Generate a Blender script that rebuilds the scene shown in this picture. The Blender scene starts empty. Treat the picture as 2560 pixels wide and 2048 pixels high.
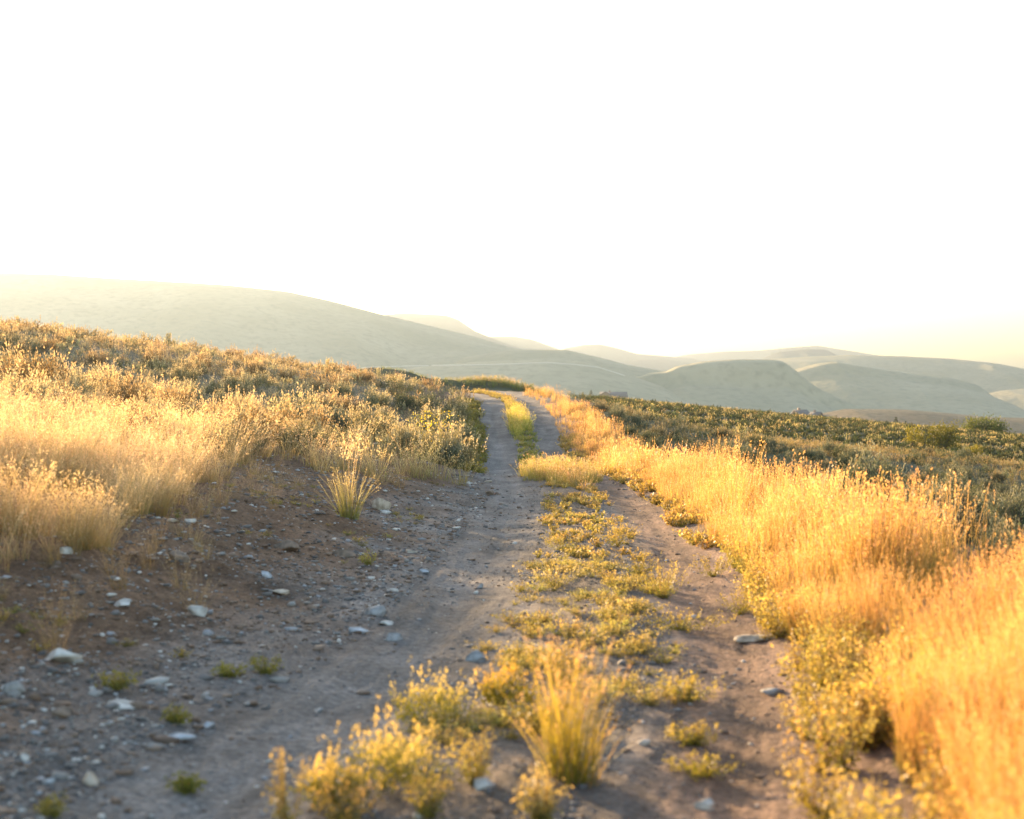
import bpy, math
import numpy as np
sc = bpy.context.scene
# ---------------------------------------------------------------- camera, sky, sun
FP, HZ, W2, CZ = 1422.0, 415.0, 512.0, 1.4      # focal length in px of a 1024 px wide frame, horizon row, centre column, eye height
cam = bpy.data.cameras.new("camera"); co = bpy.data.objects.new("camera", cam); sc.collection.objects.link(co); sc.camera = co
co.location = (0, 0, CZ); co.rotation_euler = (math.radians(90), 0, 0)
cam.sensor_width = 36; cam.lens = 36*FP/1024; cam.shift_y = (HZ-409.5)/1024
cam.clip_start = .1; cam.clip_end = 30000
cam.dof.use_dof = True; cam.dof.focus_distance = 26; cam.dof.aperture_fstop = 2.2; cam.dof.aperture_blades = 9
SUN_AZ, SUN_EL = -29.0, 8.5                    # degrees from +Y (negative = to the left), above the horizon
world = bpy.data.worlds.new("World"); sc.world = world; world.use_nodes = True
wn = world.node_tree.nodes; sky = wn.new("ShaderNodeTexSky"); sky.sky_type = 'NISHITA'; sky.sun_disc = False
sky.sun_elevation = math.radians(SUN_EL); sky.sun_rotation = math.radians(SUN_AZ)
sky.air_density = 1.0; sky.dust_density = 1.5; sky.ozone_density = 1.0
world.node_tree.links.new(sky.outputs[0], wn["Background"].inputs[0]); wn["Background"].inputs[1].default_value = .10
sl = bpy.data.lights.new("sun", 'SUN'); so = bpy.data.objects.new("sun", sl); sc.collection.objects.link(so)
sl.energy = 5.0; sl.angle = math.radians(.53); sl.color = (1, .68, .36)
so.rotation_euler = (math.radians(90-SUN_EL), 0, math.radians(180-SUN_AZ)); so.location = (-50, 90, 30)
sc.view_settings.view_transform = 'Standard'; sc.view_settings.look = 'None'; sc.view_settings.gamma = 1
sc.view_settings.exposure = 2.75
sc.cycles.use_denoising = True; sc.cycles.max_bounces = 6; sc.cycles.diffuse_bounces = 3; sc.cycles.transmission_bounces = 3
sc.cycles.volume_bounces = 1; sc.cycles.use_fast_gi = False; sc.cycles.caustics_reflective = False; sc.cycles.caustics_refractive = False

# ---------------------------------------------------------------- helpers
rng = np.random.default_rng(7)
def sstep(x, a, b):
    t = np.clip((x-a)/(b-a), 0, 1); return t*t*(3-2*t)
_perm = np.random.default_rng(3).random((256, 256))
def vnoise(x, y):
    xi = np.floor(x).astype(int); yi = np.floor(y).astype(int); fx = x-xi; fy = y-yi
    fx = fx*fx*(3-2*fx); fy = fy*fy*(3-2*fy); p = _perm
    a = p[xi & 255, yi & 255]; b = p[(xi+1) & 255, yi & 255]; c = p[xi & 255, (yi+1) & 255]; d = p[(xi+1) & 255, (yi+1) & 255]
    return (a*(1-fx)+b*fx)*(1-fy)+(c*(1-fx)+d*fx)*fy
def fbm(x, y, o=4):
    s = 0; a = .5; t = 0
    for k in range(o):
        s = s+a*vnoise(x*2**k+17.3*k, y*2**k+5.1*k); t += a; a *= .5
    return s/t
def tag(o, label=None, cat=None, group=None, kind=None):
    if label: o["label"] = label
    if cat: o["category"] = cat
    if group: o["group"] = group
    if kind: o["kind"] = kind
    return o
def link(name, me, parent=None, loc=None):
    o = bpy.data.objects.new(name, me); sc.collection.objects.link(o)
    if parent: o.parent = parent
    if loc is not None: o.location = [float(v) for v in loc]
    return o
def empty(name, loc, rz=0):
    o = link(name, None, None, loc); o.rotation_euler.z = rz; o.empty_display_size = .2; return o
def mesh_np(name, V, F, mats, C=None, smooth=False, midx=None):
    """V (n,3), F (m,k) faces all of k corners, C (n,3) colour per vertex"""
    me = bpy.data.meshes.new(name); V = np.asarray(V, np.float32); F = np.asarray(F, np.int32); m, k = F.shape
    me.vertices.add(len(V)); me.vertices.foreach_set("co", V.ravel())
    me.loops.add(m*k); me.loops.foreach_set("vertex_index", F.ravel())
    me.polygons.add(m); me.polygons.foreach_set("loop_start", np.arange(0, m*k, k, dtype=np.int32))
    if smooth: me.polygons.foreach_set("use_smooth", np.ones(m, bool))
    for mt in (mats if isinstance(mats, (list, tuple)) else [mats]): me.materials.append(mt)
    if midx is not None: me.polygons.foreach_set("material_index", np.asarray(midx, np.int32))
    if C is not None:
        a = me.color_attributes.new("Col", 'FLOAT_COLOR', 'POINT')
        c4 = np.ones((len(V), 4), np.float32); c4[:, :3] = C; a.data.foreach_set("color", c4.ravel())
    me.update(calc_edges=True); return me
def soup_mesh(name, Q, C, mat):
    """Q (n,4,3) loose quads, C (n,4,3) or (n,3) colours"""
    n = len(Q)
    if C.ndim == 2: C = np.repeat(C[:, None, :], 4, 1)
    return mesh_np(name, Q.reshape(-1, 3), np.arange(4*n).reshape(n, 4), mat, C.reshape(-1, 3))

# ---------------------------------------------------------------- the lie of the land
pp = np.array([(-1.9,-6),(-1.0,0),(-.217,4.9),(.27,7.9),(.63,12.8),(.96,23.5),(.75,30),(.62,37),(.5,45),(.33,52),(.14,60),(-.4,68),(-1.5,74.5),(-3.6,79.2),(-8,82.0),(-15,83.5),(-26,84.5)], float)
def dense(p, n=10):
    out = []
    for i in range(len(p)-1):
        p0, p1, p2, p3 = p[max(i-1,0)], p[i], p[i+1], p[min(i+2,len(p)-1)]
        for k in range(n):
            t = k/n; out.append(.5*((2*p1)+(p2-p0)*t+(2*p0-5*p1+4*p2-p3)*t*t+(3*p1-p0-3*p2+p3)*t**3))
    out.append(p[-1]); return np.array(out)
PD = dense(pp, 6)
def pathdist(x, y):
    """signed distance to the centre line of the track, + to the right"""
    x = np.asarray(x, float); y = np.asarray(y, float); best = np.full(x.shape, 1e9); sg = np.ones(x.shape)
    cxx = np.interp(y, PD[:60, 1], PD[:60, 0]); near = (np.abs(x-cxx) < 40) & (y < 100) & (y > -12)
    xs = x[near]; ys = y[near]; b = np.full(xs.shape, 1e9); s_ = np.ones(xs.shape)
    for i in range(len(PD)-1):
        ax, ay = PD[i]; dx, dy = PD[i+1]-PD[i]; L2 = dx*dx+dy*dy
        t = np.clip(((xs-ax)*dx+(ys-ay)*dy)/L2, 0, 1); ex = xs-ax-t*dx; ey = ys-ay-t*dy; d = ex*ex+ey*ey
        m = d < b; b = np.where(m, d, b); s_ = np.where(m, np.sign(dy*ex-dx*ey), s_)
    best[near] = np.sqrt(b); sg[near] = s_
    return best*sg
_ty = np.arange(-30, 320, .25)
def tab(pts, sm=2.0):
    a = np.interp(_ty, [p[0] for p in pts], [p[1] for p in pts]); k = np.exp(-.5*(np.arange(-24, 25)*.25/sm*1.5)**2); k /= k.sum()
    return np.convolve(np.pad(a, 24, 'edge'), k, 'valid')
T_L = tab([(-30,-1.4),(5,-1.39),(12.8,-1.39),(22,-1.38),(27,-1.28),(30,-1.22),(32,-1.3),(35,-1.6),(40,-1.58),(46,-1.1),(52,-.6),(60,.1),(68,.78),(75,1.15),(80,1.3),(85,1.28),(92,.75),(105,-.5),(130,-2.5),(170,-4),(320,-5)])
T_R = tab([(-30,-1.4),(5,-1.39),(22,-1.38),(30,-1.3),(36,-1.55),(42,-1.4),(52,-.7),(60,-.22),(65,-.12),(70,-.3),(76,-.45),(84,-.2),(92,.3),(100,.75),(120,1.9),(140,2.7),(150,2.85),(160,2.7),(180,.8),(210,-2.5),(320,-4)])
SX = [0,1.3,2,3,4,8,15,25,40,80,400]; SL = [0,0,.10,.36,.62,1.22,2.22,3.55,5.5,8.5,15]
RX = [0,1.3,1.9,3,4,6,8,12,25,60,120,400]; SR = [0,0,.07,.05,-.1,-.45,-.72,-1.1,-2.35,-5.5,-9,-14]
CX = tab([(p[1], max(p[0], -3.5)) for p in pp[:14]], 3.0)
def height(x, y, detail=True):
    x = np.asarray(x, float); y = np.asarray(y, float); yc = np.clip(y, -30, 319)
    cx = np.interp(yc, _ty, CX); w = x-cx
    sl_ = np.interp(-w, SX, SL); sr = np.interp(w, RX, SR); s = np.where(w < 0, sl_, sr)
    b = sstep(w, 3, 12)
    h = np.interp(yc, _ty, T_L)*(1-b)+np.interp(yc, _ty, T_R)*b+s
    # low grassy berm beyond the bend
    dl = y-(86.5+.02*(x+3)); bm = np.exp(-(dl/2.2)**2)*sstep(x, -13, -7)*(1-sstep(x, 1.5, 5.5))
    h = h+bm*(.62+.06*np.clip(1-x, 0, 12))
    f = np.clip((y-200)/535, 0, 1)
    hv = (-3-np.clip(.1*(x-20), -7, 11))*(1-f)+(7-np.clip(.1*(x-52), -7, 21))*f
    h = h+(hv-h)*sstep(y, 150, 215)
    if detail:
        d = pathdist(x, y); ad = np.abs(d)
        near = sstep(y, 200, 60)
        off = sstep(ad, 1.2, 3.0)
        h = h+near*off*((fbm(x*.35+9, y*.35)-.5)*.42+(fbm(x*1.3, y*1.3+4)-.5)*.14)
        h = h+near*(fbm(x*4.1+3, y*4.1)-.5)*(.02+.07*off)+near*off*(fbm(x*13+3, y*13, 2)-.5)*.045*sstep(y, 40, 15)
        h = h+near*(ad < 2.2)*sstep(ad, 2.2, 1.5)*((fbm(d*7+30, y*.55, 3)-.5)*.035+(fbm(d*16, y*2.2+8, 2)-.5)*.016)
        h = h+(-.045*np.exp(-((ad-.92)/.27)**2)+.03*np.exp(-(ad/.35)**2))*(ad < 3)
        h = h+sstep(y, 100, 300)*(fbm(x*.02, y*.02)-.5)*2.0
    return h+CZ
def proj(x, y, z): return W2+FP*x/y, HZ-FP*(z-CZ)/y
def at(u, v):
    """the point of the ground seen at pixel u, v"""
    k = (u-W2)/FP; m = (HZ-v)/FP; ys = 2.5*1.004**np.arange(1300); hs = height(k*ys, ys)
    i = int(np.argmax(CZ+m*ys < hs)); y = ys[i]
    return float(k*y), float(y), float(hs[i])
def atd(u, v): return at(u*.475, v*.475)      # the same from the 2156 px wide enlargement

# ---------------------------------------------------------------- materials
def nodes(m): m.use_nodes = True; return m.node_tree.nodes, m.node_tree.links
def mat_foliage(name, trans=.45, rough=.6, objvar=0.0, gain=(1, 1, 1)):
    m = bpy.data.materials.new(name); n, l = nodes(m); n.clear()
    out = n.new("ShaderNodeOutputMaterial"); a = n.new("ShaderNodeAttribute"); a.attribute_name = "Col"
    src = a.outputs[0]
    hv = n.new("ShaderNodeHueSaturation"); l.new(src, hv.inputs['Color'])
    if objvar:
        oi = n.new("ShaderNodeObjectInfo"); mr = n.new("ShaderNodeMapRange"); mr.inputs[3].default_value = 1-objvar; mr.inputs[4].default_value = 1+objvar
        l.new(oi.outputs['Random'], mr.inputs[0]); l.new(mr.outputs[0], hv.inputs['Value'])
    p = n.new("ShaderNodeBsdfPrincipled"); p.inputs['Roughness'].default_value = rough; p.inputs['Specular IOR Level'].default_value = .3
    t = n.new("ShaderNodeBsdfTranslucent"); mx = n.new("ShaderNodeMixShader"); mx.inputs[0].default_value = trans
    tc = n.new("ShaderNodeMix"); tc.data_type = 'RGBA'; tc.blend_type = 'MULTIPLY'; tc.inputs[0].default_value = 1; tc.inputs[7].default_value = (*gain, 1)
    l.new(hv.outputs[0], tc.inputs[6])
    l.new(hv.outputs[0], p.inputs['Base Color']); l.new(tc.outputs[2], t.inputs[0]); l.new(p.outputs[0], mx.inputs[1]); l.new(t.outputs[0], mx.inputs[2]); l.new(mx.outputs[0], out.inputs[0])
    return m
M_grass = mat_foliage("dry_grass", .5, .5, gain=(1.12, .98, .68))
M_green = mat_foliage("green_leaf", .5, .5, .12, gain=(1.2, 1.1, .6))
M_sage = mat_foliage("sagebrush_leaf", .38, .7, .16, gain=(1.2, 1.0, .7))
M_tree = mat_foliage("tree_leaf", .4, .6, .1, gain=(1.15, 1.1, .6))
def mat_ground():
    m = bpy.data.materials.new("ground_soil"); n, l = nodes(m); p = n["Principled BSDF"]
    p.inputs['Roughness'].default_value = .93; p.inputs['Specular IOR Level'].default_value = .2
    a = n.new("ShaderNodeAttribute"); a.attribute_name = "Col"; tc = n.new("ShaderNodeTexCoord")
    def noise(s, d, r=.6):
        t = n.new("ShaderNodeTexNoise"); t.inputs['Scale'].default_value = s; t.inputs['Detail'].default_value = d; t.inputs['Roughness'].default_value = r; l.new(tc.outputs['Object'], t.inputs[0]); return t
    def ramp(src, a0, a1, v0, v1):
        r = n.new("ShaderNodeMapRange"); r.inputs[1].default_value = a0; r.inputs[2].default_value = a1; r.inputs[3].default_value = v0; r.inputs[4].default_value = v1; l.new(src, r.inputs[0]); return r
    def mul(c, f):
        x = n.new("ShaderNodeVectorMath"); x.operation = 'SCALE'; l.new(c, x.inputs[0]); l.new(f, x.inputs['Scale']); return x.outputs[0]
    n1 = noise(1.1, 6); n2 = noise(22, 5, .75); v = n.new("ShaderNodeTexVoronoi"); v.inputs['Scale'].default_value = 38; l.new(tc.outputs['Object'], v.inputs[0])
    c = mul(a.outputs[0], ramp(n1.outputs[0], .3, .7, .78, 1.25).outputs[0]); c = mul(c, ramp(n2.outputs[0], .3, .7, .7, 1.35).outputs[0])
    # pale and dark grit: each voronoi cell a grain of its own shade
    sp = n.new("ShaderNodeSeparateColor"); l.new(v.outputs['Color'], sp.inputs[0]); c = mul(c, ramp(sp.outputs[0], 0, 1, .75, 1.3).outputs[0])
    l.new(c, p.inputs['Base Color'])
    b1 = n.new("ShaderNodeBump"); b1.inputs['Strength'].default_value = .8; b1.inputs['Distance'].default_value = .03; l.new(n2.outputs[0], b1.inputs['Height'])
    b2 = n.new("ShaderNodeBump"); b2.inputs['Strength'].default_value = .6; b2.inputs['Distance'].default_value = .012; b2.invert = True; l.new(v.outputs['Distance'], b2.inputs['Height']); l.new(b1.outputs[0], b2.inputs['Normal'])
    l.new(b2.outputs[0], p.inputs['Normal']); return m
def mat_rock(name, c0, c1):
    m = bpy.data.materials.new(name); n, l = nodes(m); p = n["Principled BSDF"]; p.inputs['Roughness'].default_value = .85
    tc = n.new("ShaderNodeTexCoord"); t = n.new("ShaderNodeTexNoise"); t.inputs['Scale'].default_value = 14; t.inputs['Detail'].default_value = 7; l.new(tc.outputs['Object'], t.inputs[0])
    r = n.new("ShaderNodeValToRGB"); r.color_ramp.elements[0].position = .35; r.color_ramp.elements[1].position = .62
    r.color_ramp.elements[0].color = (*c0, 1); r.color_ramp.elements[1].color = (*c1, 1); l.new(t.outputs[0], r.inputs[0]); l.new(r.outputs[0], p.inputs['Base Color'])
    b = n.new("ShaderNodeBump"); b.inputs['Strength'].default_value = .6; b.inputs['Distance'].default_value = .01; l.new(t.outputs[0], b.inputs['Height']); l.new(b.outputs[0], p.inputs['Normal']); return m
def mat_attr(name, rough=.85):
    m = bpy.data.materials.new(name); n, l = nodes(m); p = n["Principled BSDF"]; p.inputs['Roughness'].default_value = rough
    a = n.new("ShaderNodeAttribute"); a.attribute_name = "Col"; l.new(a.outputs[0], p.inputs['Base Color']); return m
def mat_hill(name, c0, c1, spot, s=1.0):
    m = bpy.data.materials.new(name); n, l = nodes(m); p = n["Principled BSDF"]; p.inputs['Roughness'].default_value = .95; p.inputs['Specular IOR Level'].default_value = .1
    tc = n.new("ShaderNodeTexCoord"); t = n.new("ShaderNodeTexNoise"); t.inputs['Scale'].default_value = .012*s; t.inputs['Detail'].default_value = 8; t.inputs['Roughness'].default_value = .62; l.new(tc.outputs['Object'], t.inputs[0])
    r = n.new("ShaderNodeValToRGB"); r.color_ramp.elements[0].position = .36; r.color_ramp.elements[1].position = .64
    r.color_ramp.elements[0].color = (*c0, 1); r.color_ramp.elements[1].color = (*c1, 1); l.new(t.outputs[0], r.inputs[0])
    t2 = n.new("ShaderNodeTexNoise"); t2.inputs['Scale'].default_value = .14*s; t2.inputs['Detail'].default_value = 4; l.new(tc.outputs['Object'], t2.inputs[0])
    mr = n.new("ShaderNodeMapRange"); mr.inputs[1].default_value = .48; mr.inputs[2].default_value = .75; l.new(t2.outputs[0], mr.inputs[0])
    mx = n.new("ShaderNodeMix"); mx.data_type = 'RGBA'; l.new(mr.outputs[0], mx.inputs[0]); l.new(r.outputs[0], mx.inputs[6]); mx.inputs[7].default_value = (*spot, 1); l.new(mx.outputs[2], p.inputs['Base Color'])
    b = n.new("ShaderNodeBump"); b.inputs['Strength'].default_value = .35; b.inputs['Distance'].default_value = 3/s; l.new(t2.outputs[0], b.inputs['Height']); l.new(b.outputs[0], p.inputs['Normal']); return m
def mat_plain(name, c, rough=.8):
    m = bpy.data.materials.new(name); n, l = nodes(m); p = n["Principled BSDF"]; p.inputs['Roughness'].default_value = rough
    tc = n.new("ShaderNodeTexCoord"); t = n.new("ShaderNodeTexNoise"); t.inputs['Scale'].default_value = 6; t.inputs['Detail'].default_value = 5; l.new(tc.outputs['Object'], t.inputs[0])
    r = n.new("ShaderNodeValToRGB"); r.color_ramp.elements[0].color = (*[k*.75 for k in c], 1); r.color_ramp.elements[1].color = (*[min(k*1.2, 1) for k in c], 1)
    l.new(t.outputs[0], r.inputs[0]); l.new(r.outputs[0], p.inputs['Base Color']); return m
M_ground = mat_ground(); M_bark = mat_plain("sage_bark", (.11, .085, .06), .95)
M_stone = mat_attr("pebble")

# ---------------------------------------------------------------- layout masks
VB = [(-4000,1500),(-400,660),(0,568),(60,552),(100,541),(125,512),(200,486),(235,466),(262,449),(320,459),(361,467),(427,474),(460,475),(500,475)]
def in_left_veg(x, y):
    z = height(x, y, False); u, v = proj(x, np.maximum(y, .5), z); vb = np.interp(u, [p[0] for p in VB], [p[1] for p in VB])
    d = pathdist(x, y); j = (fbm(x*1.7, y*1.7)-.5)*.9
    near = (v < vb+(fbm(x*1.1+40, y*1.1)-.5)*60) & (d < -1.7+j)
    far = (d < -1.5+j)
    return np.where(y > 31, far, near) & (x < 2)
# ---------------------------------------------------------------- ground sheet
def build_ground():
    t = np.concatenate([-np.geomspace(3, .46, 60)[:-1], np.linspace(-.46, .46, 560), np.geomspace(.46, 3, 60)[1:]])
    y = np.concatenate([np.linspace(-4.5, 2.5, 30)[:-1], 2.5*np.exp(np.linspace(0, math.log(100/2.5), 620))[:-1], 100*np.exp(np.linspace(0, math.log(13000/100), 150))])
    Y, T = np.meshgrid(y, t, indexing='ij'); X = T*(Y+6); Z = height(X, Y); D = pathdist(X, Y); ad = np.abs(D)
    grey = np.array((.146,.130,.120)); brown = np.array((.150,.086,.050)); pink = np.array((.195,.120,.080)); med = np.array((.13,.098,.075)); soil = np.array((.15,.12,.075)); val = np.array((.20,.17,.10))
    def mixc(a, b, f): return a+(b-a)*f[..., None]
    C = np.broadcast_to(brown, X.shape+(3,)).copy(); jit = (fbm(X*1.2, Y*1.2)-.5)*.8
    C = mixc(C, grey, sstep(-D+jit*2.2, 2.9, 1.2))
    C = mixc(C, grey*1.12, np.exp(-((D+.92)/.3)**2))
    C = mixc(C, med, np.exp(-(D/.45)**2)*sstep(Y, 60, 20))
    rt = sstep(D+jit*.3, .4, .8)*sstep(Y, 48, 20); C = mixc(C, pink, rt*(.75+.25*np.exp(-((D-.92)/.3)**2)))
    C = C*(1+((fbm(D*5+3, Y*.4, 4)-.5)*.9*sstep(ad, 2.4, 1.6))[..., None])
    C = C*(1+((fbm(X*2.3+9, Y*2.3, 5)-.5)*.8)[..., None])
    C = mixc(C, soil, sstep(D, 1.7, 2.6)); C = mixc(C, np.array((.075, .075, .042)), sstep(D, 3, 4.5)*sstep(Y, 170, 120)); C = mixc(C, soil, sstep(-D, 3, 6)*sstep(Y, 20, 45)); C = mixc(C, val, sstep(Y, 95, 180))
    nt = len(t); ny = len(y); idx = np.arange(ny*nt).reshape(ny, nt)
    F = np.stack([idx[:-1, :-1], idx[:-1, 1:], idx[1:, 1:], idx[1:, :-1]], -1).reshape(-1, 4)
    me = mesh_np("ground", np.stack([X, Y, Z], -1).reshape(-1, 3), F, M_ground, C.reshape(-1, 3), True)
    tag(link("ground", me), kind="structure")
build_ground()

# ---------------------------------------------------------------- distant hills
M_h1 = mat_hill("hill_grass", (.34, .31, .20), (.42, .37, .25), (.30, .28, .19))
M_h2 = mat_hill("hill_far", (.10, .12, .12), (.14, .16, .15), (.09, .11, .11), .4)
def hill(name, pts, dist, front, back, base, mat, seed, cliff=0.0, gully=.10, rough=.4, n=260, m=90, dist2=None):
    """a ridge whose crest runs through the given skyline (px of the 2156 px enlargement)"""
    P = np.array(pts, float)*.475; u = np.linspace(P[0, 0], P[-1, 0], n); v = np.interp(u, P[:, 0], P[:, 1])
    k = np.exp(-.5*(np.arange(-3, 4)/1.4)**2); k /= k.sum(); v = np.convolve(np.pad(v, 3, 'edge'), k, 'valid')
    Dd = np.full(n, float(dist)) if dist2 is None else np.linspace(dist, dist2, n)
    xc = (u-W2)/FP*Dd; zc = CZ+(HZ-v)/FP*Dd
    t = np.concatenate([-np.linspace(1, 0, m)**1.25, np.linspace(0, 1, m//2)[1:]])
    S, T = np.meshgrid(np.arange(n), t, indexing='ij')
    off = np.where(T < 0, T*front, T*back); X = np.repeat(xc[:, None], len(t), 1); Y = Dd[:, None]+off
    a = np.abs(T); prof = (1-sstep(a, 0, 1))*.62+(1-a)**1.2*.38
    if cliff: prof = np.where(T < 0, prof*(1-cliff)+cliff*(1-sstep(a, .06, .16))*1.0, prof)
    amp = np.maximum(zc[:, None]-base, 4); Z = base+(zc[:, None]-base)*prof
    sc_ = 260+0*amp; wx = X+seed*77+ (fbm(X/200, Y/200)-.5)*120
    g = 1-np.abs(2*fbm(wx/sc_*1.6, (Y+seed*31)/sc_*.45, 4)-1)*1.7
    env = sstep(a, .0, .3)*sstep(1-a, 0, .25)
    Z = Z+(g-.6)*gully*amp*env+(fbm(X/55+seed, Y/55, 4)-.5)*amp*.04*rough*(.25+env)
    idx = np.arange(n*len(t)).reshape(n, len(t)); F = np.stack([idx[:-1, :-1], idx[1:, :-1], idx[1:, 1:], idx[:-1, 1:]], -1).reshape(-1, 4)
    me = mesh_np(name, np.stack([X, Y, Z], -1).reshape(-1, 3), F, mat, None, True)
    o = tag(link(name, me), kind="structure"); return (xc, zc, u, Dd)
hill("hill", [(-1400,620),(-900,590),(-400,575),(0,574),(100,577),(240,586),(480,600),(600,613),(700,634),(800,661),(900,685),(1000,709),(1080,733),(1180,752),(1280,790),(1400,850)], 1500, 620, 500, -20, M_h1, 1, n=420, gully=.07)
hill("hill", [(900,790),(980,752),(1075,736),(1190,736),(1260,752),(1320,768),(1420,785),(1500,830)], 1250, 330, 300, -20, M_h1, 2)
hill("hill", [(500,800),(700,790),(850,775),(1000,762),(1150,755),(1230,762),(1320,788),(1390,812),(1440,840)], 1020, 240, 200, -15, M_h1, 3)
hill("mesa", [(1270,840),(1320,800),(1370,785),(1400,783),(1425,771),(1480,761),(1540,757),(1630,757),(1648,761),(1668,775),(1690,796),(1720,817),(1760,837),(1810,857),(1860,880)], 1050, 210, 260, -20, M_h1, 4, cliff=.22, gully=.16, rough=1.3)
hill("hill", [(1600,800),(1680,776),(1720,765),(1755,761),(1800,769),(1900,784),(1990,794),(2040,806),(2062,823),(2090,845),(2140,870)], 1400, 330, 300, -20, M_h1, 5, cliff=.10, gully=.10)
hill("hill", [(1560,770),(1620,756),(1700,751),(1790,747),(1900,750),(2000,755),(2090,764),(2156,777),(2300,800),(2600,830)], 2300, 700, 400, -30, M_h1, 6)
hill("hill", [(2000,860),(2060,832),(2110,822),(2200,815),(2400,825),(2600,840)], 1750, 400, 400, -30, M_h1, 16)
g_ridge = hill("hill", [(1560,780),(1610,752),(1640,741),(1700,735),(1738,736),(1765,748),(1850,765),(1950,790)], 3400, 700, 400, -40, M_h2, 7)
hill("mesa", [(640,740),(760,672),(812,662),(850,659),(940,664),(965,673),(1000,697),(1060,721),(1130,745)], 3100, 600, 500, -40, M_h2, 8, cliff=.15)
hill("hill", [(960,740),(1030,709),(1080,708),(1120,715),(1170,733),(1240,760)], 4000, 900, 600, -50, M_h2, 9)
hill("hill", [(1100,765),(1190,733),(1230,726),(1262,725),(1290,731),(1340,745),(1460,755),(1490,765),(1600,790)], 4300, 900, 700, -50, M_h2, 10)
hill("hill", [(1250,775),(1340,757),(1400,757),(1480,766),(1560,785)], 3600, 700, 500, -50, M_h2, 11)
hill("hill", [(1350,765),(1450,746),(1530,740),(1600,738),(1660,732),(1720,728),(1800,740),(1950,765)], 5500, 1000, 700, -60, M_h2, 12)
l_ridge = hill("hill", [(1640,905),(1720,872),(1780,861),(1900,862),(2000,870),(2080,878),(2156,880),(2300,880),(2500,890)], 520, 150, 160, -12, mat_hill("hill_brown", (.15,.115,.075), (.21,.165,.105), (.09,.085,.05), 3), 13, gully=.05)

# faint dirt road running across the low hill in the middle distance
def hill_road():
    dg = bpy.context.evaluated_depsgraph_get(); pts = []
    for a, b in zip([(760,775),(850,771),(920,770),(1000,769),(1080,767),(1150,764),(1210,768),(1260,774)], [(850,771),(920,770),(1000,769),(1080,767),(1150,764),(1210,768),(1260,774),(1320,793)]):
        for k in range(12):
            t = k/12; u = (a[0]+(b[0]-a[0])*t)*.475; v = (a[1]+(b[1]-a[1])*t)*.475
            d = np.array([(u-W2)/FP, 1, (HZ-v)/FP]); dn = d/np.linalg.norm(d)
            ok, loc, nor, i, ob, _ = sc.ray_cast(dg, (float(d[0]*300), 300.0, float(CZ+d[2]*300)), [float(q) for q in dn])
            if ok: pts.append(np.array(loc))
    P = np.array(pts); V = []; 
    for i, p in enumerate(P):
        s = np.array((0, 1, .25))
        V += [p-s*1.5+np.array((0,0,.35)), p+s*1.5+np.array((0,0,.35)), p+s*1.5-np.array((0,0,3)), p-s*1.5-np.array((0,0,3))]
    n = len(P); F = []
    for i in range(n-1):
        if np.linalg.norm(P[i+1]-P[i]) > 60: continue
        a = 4*i; F += [(a, a+4, a+5, a+1), (a, a+3, a+7, a+4), (a+1, a+5, a+6, a+2)]
    me = mesh_np("dirt_road", V, F, mat_plain("dirt_road", (.55, .48, .36), .95)); tag(link("dirt_road", me), kind="structure")
hill_road()

# ---------------------------------------------------------------- plant generators (loose quads)
def unit(a): return a/(np.linalg.norm(a, axis=-1, keepdims=True)+1e-9)
def leaves(c, d, L, W, r, col, cv=.15):
    """diamond leaves at c along d"""
    n = len(c); d = unit(d); s = unit(np.cross(d, r.normal(size=(n, 3)))); L = np.broadcast_to(L, n)[:, None]; W = np.broadcast_to(W, n)[:, None]
    Q = np.stack([c-d*L/2, c+s*W/2, c+d*L/2, c-s*W/2], 1)
    col = np.broadcast_to(np.asarray(col, float), (n, 3))*(1+r.uniform(-cv, cv, (n, 1)))
    return Q, np.repeat(col[:, None], 4, 1)
def blades(r, n, br, L, wd, tilt, bend, K, cb, ct, wind=0.0, wdir=0.0, cv=.2):
    rad = br*np.sqrt(r.random(n)); a0 = r.uniform(0, 2*np.pi, n); b = np.stack([rad*np.cos(a0), rad*np.sin(a0), np.full(n, -.02)], 1)
    a = a0+r.normal(0, .9, n); th = np.abs(r.normal(0, tilt, n))+.02; be = np.abs(r.normal(bend, bend*.5+.01, n)); ln = r.uniform(L[0], L[1], n)
    ph = r.uniform(0, np.pi, n); s = np.stack([np.cos(ph), np.sin(ph), np.zeros(n)], 1); w = wd*r.uniform(.7, 1.3, n)
    cb = np.asarray(cb, float)*(1+r.uniform(-cv, cv, (n, 1))); ct = np.asarray(ct, float)*(1+r.uniform(-cv, cv, (n, 1)))
    Qs = []; Cs = []; p = b; 
    for k in range(K):
        tk = th+be*(k/K); d = np.stack([np.sin(tk)*np.cos(a), np.sin(tk)*np.sin(a), np.cos(tk)], 1)
        d = unit(d+np.array([math.cos(wdir), math.sin(wdir), 0])*wind*(k/K)); q = p+d*(ln/K)[:, None]
        w0 = (w*(1-.75*k/K))[:, None]/2; w1 = (w*(1-.75*(k+1)/K))[:, None]/2
        Qs.append(np.stack([p-s*w0, p+s*w0, q+s*w1, q-s*w1], 1)); c0 = cb+(ct-cb)*(k/K); c1 = cb+(ct-cb)*((k+1)/K); Cs.append(np.stack([c0, c0, c1, c1], 1)); p = q
    return np.concatenate(Qs), np.concatenate(Cs), p, d
def heads(r, tip, d, L, R, m, lw, col, cv=.15):
    n = len(tip); t = r.random((n, m, 1)); c = tip[:, None]+d[:, None]*(t-.7)*L+r.normal(size=(n, m, 3))*R*(1-.6*t)
    dd = np.repeat(d[:, None], m, 1)+r.normal(size=(n, m, 3))*.45
    return leaves(c.reshape(-1, 3), dd.reshape(-1, 3), lw[0]*r.uniform(.7, 1.3, n*m), lw[1], r, col, cv)
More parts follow.
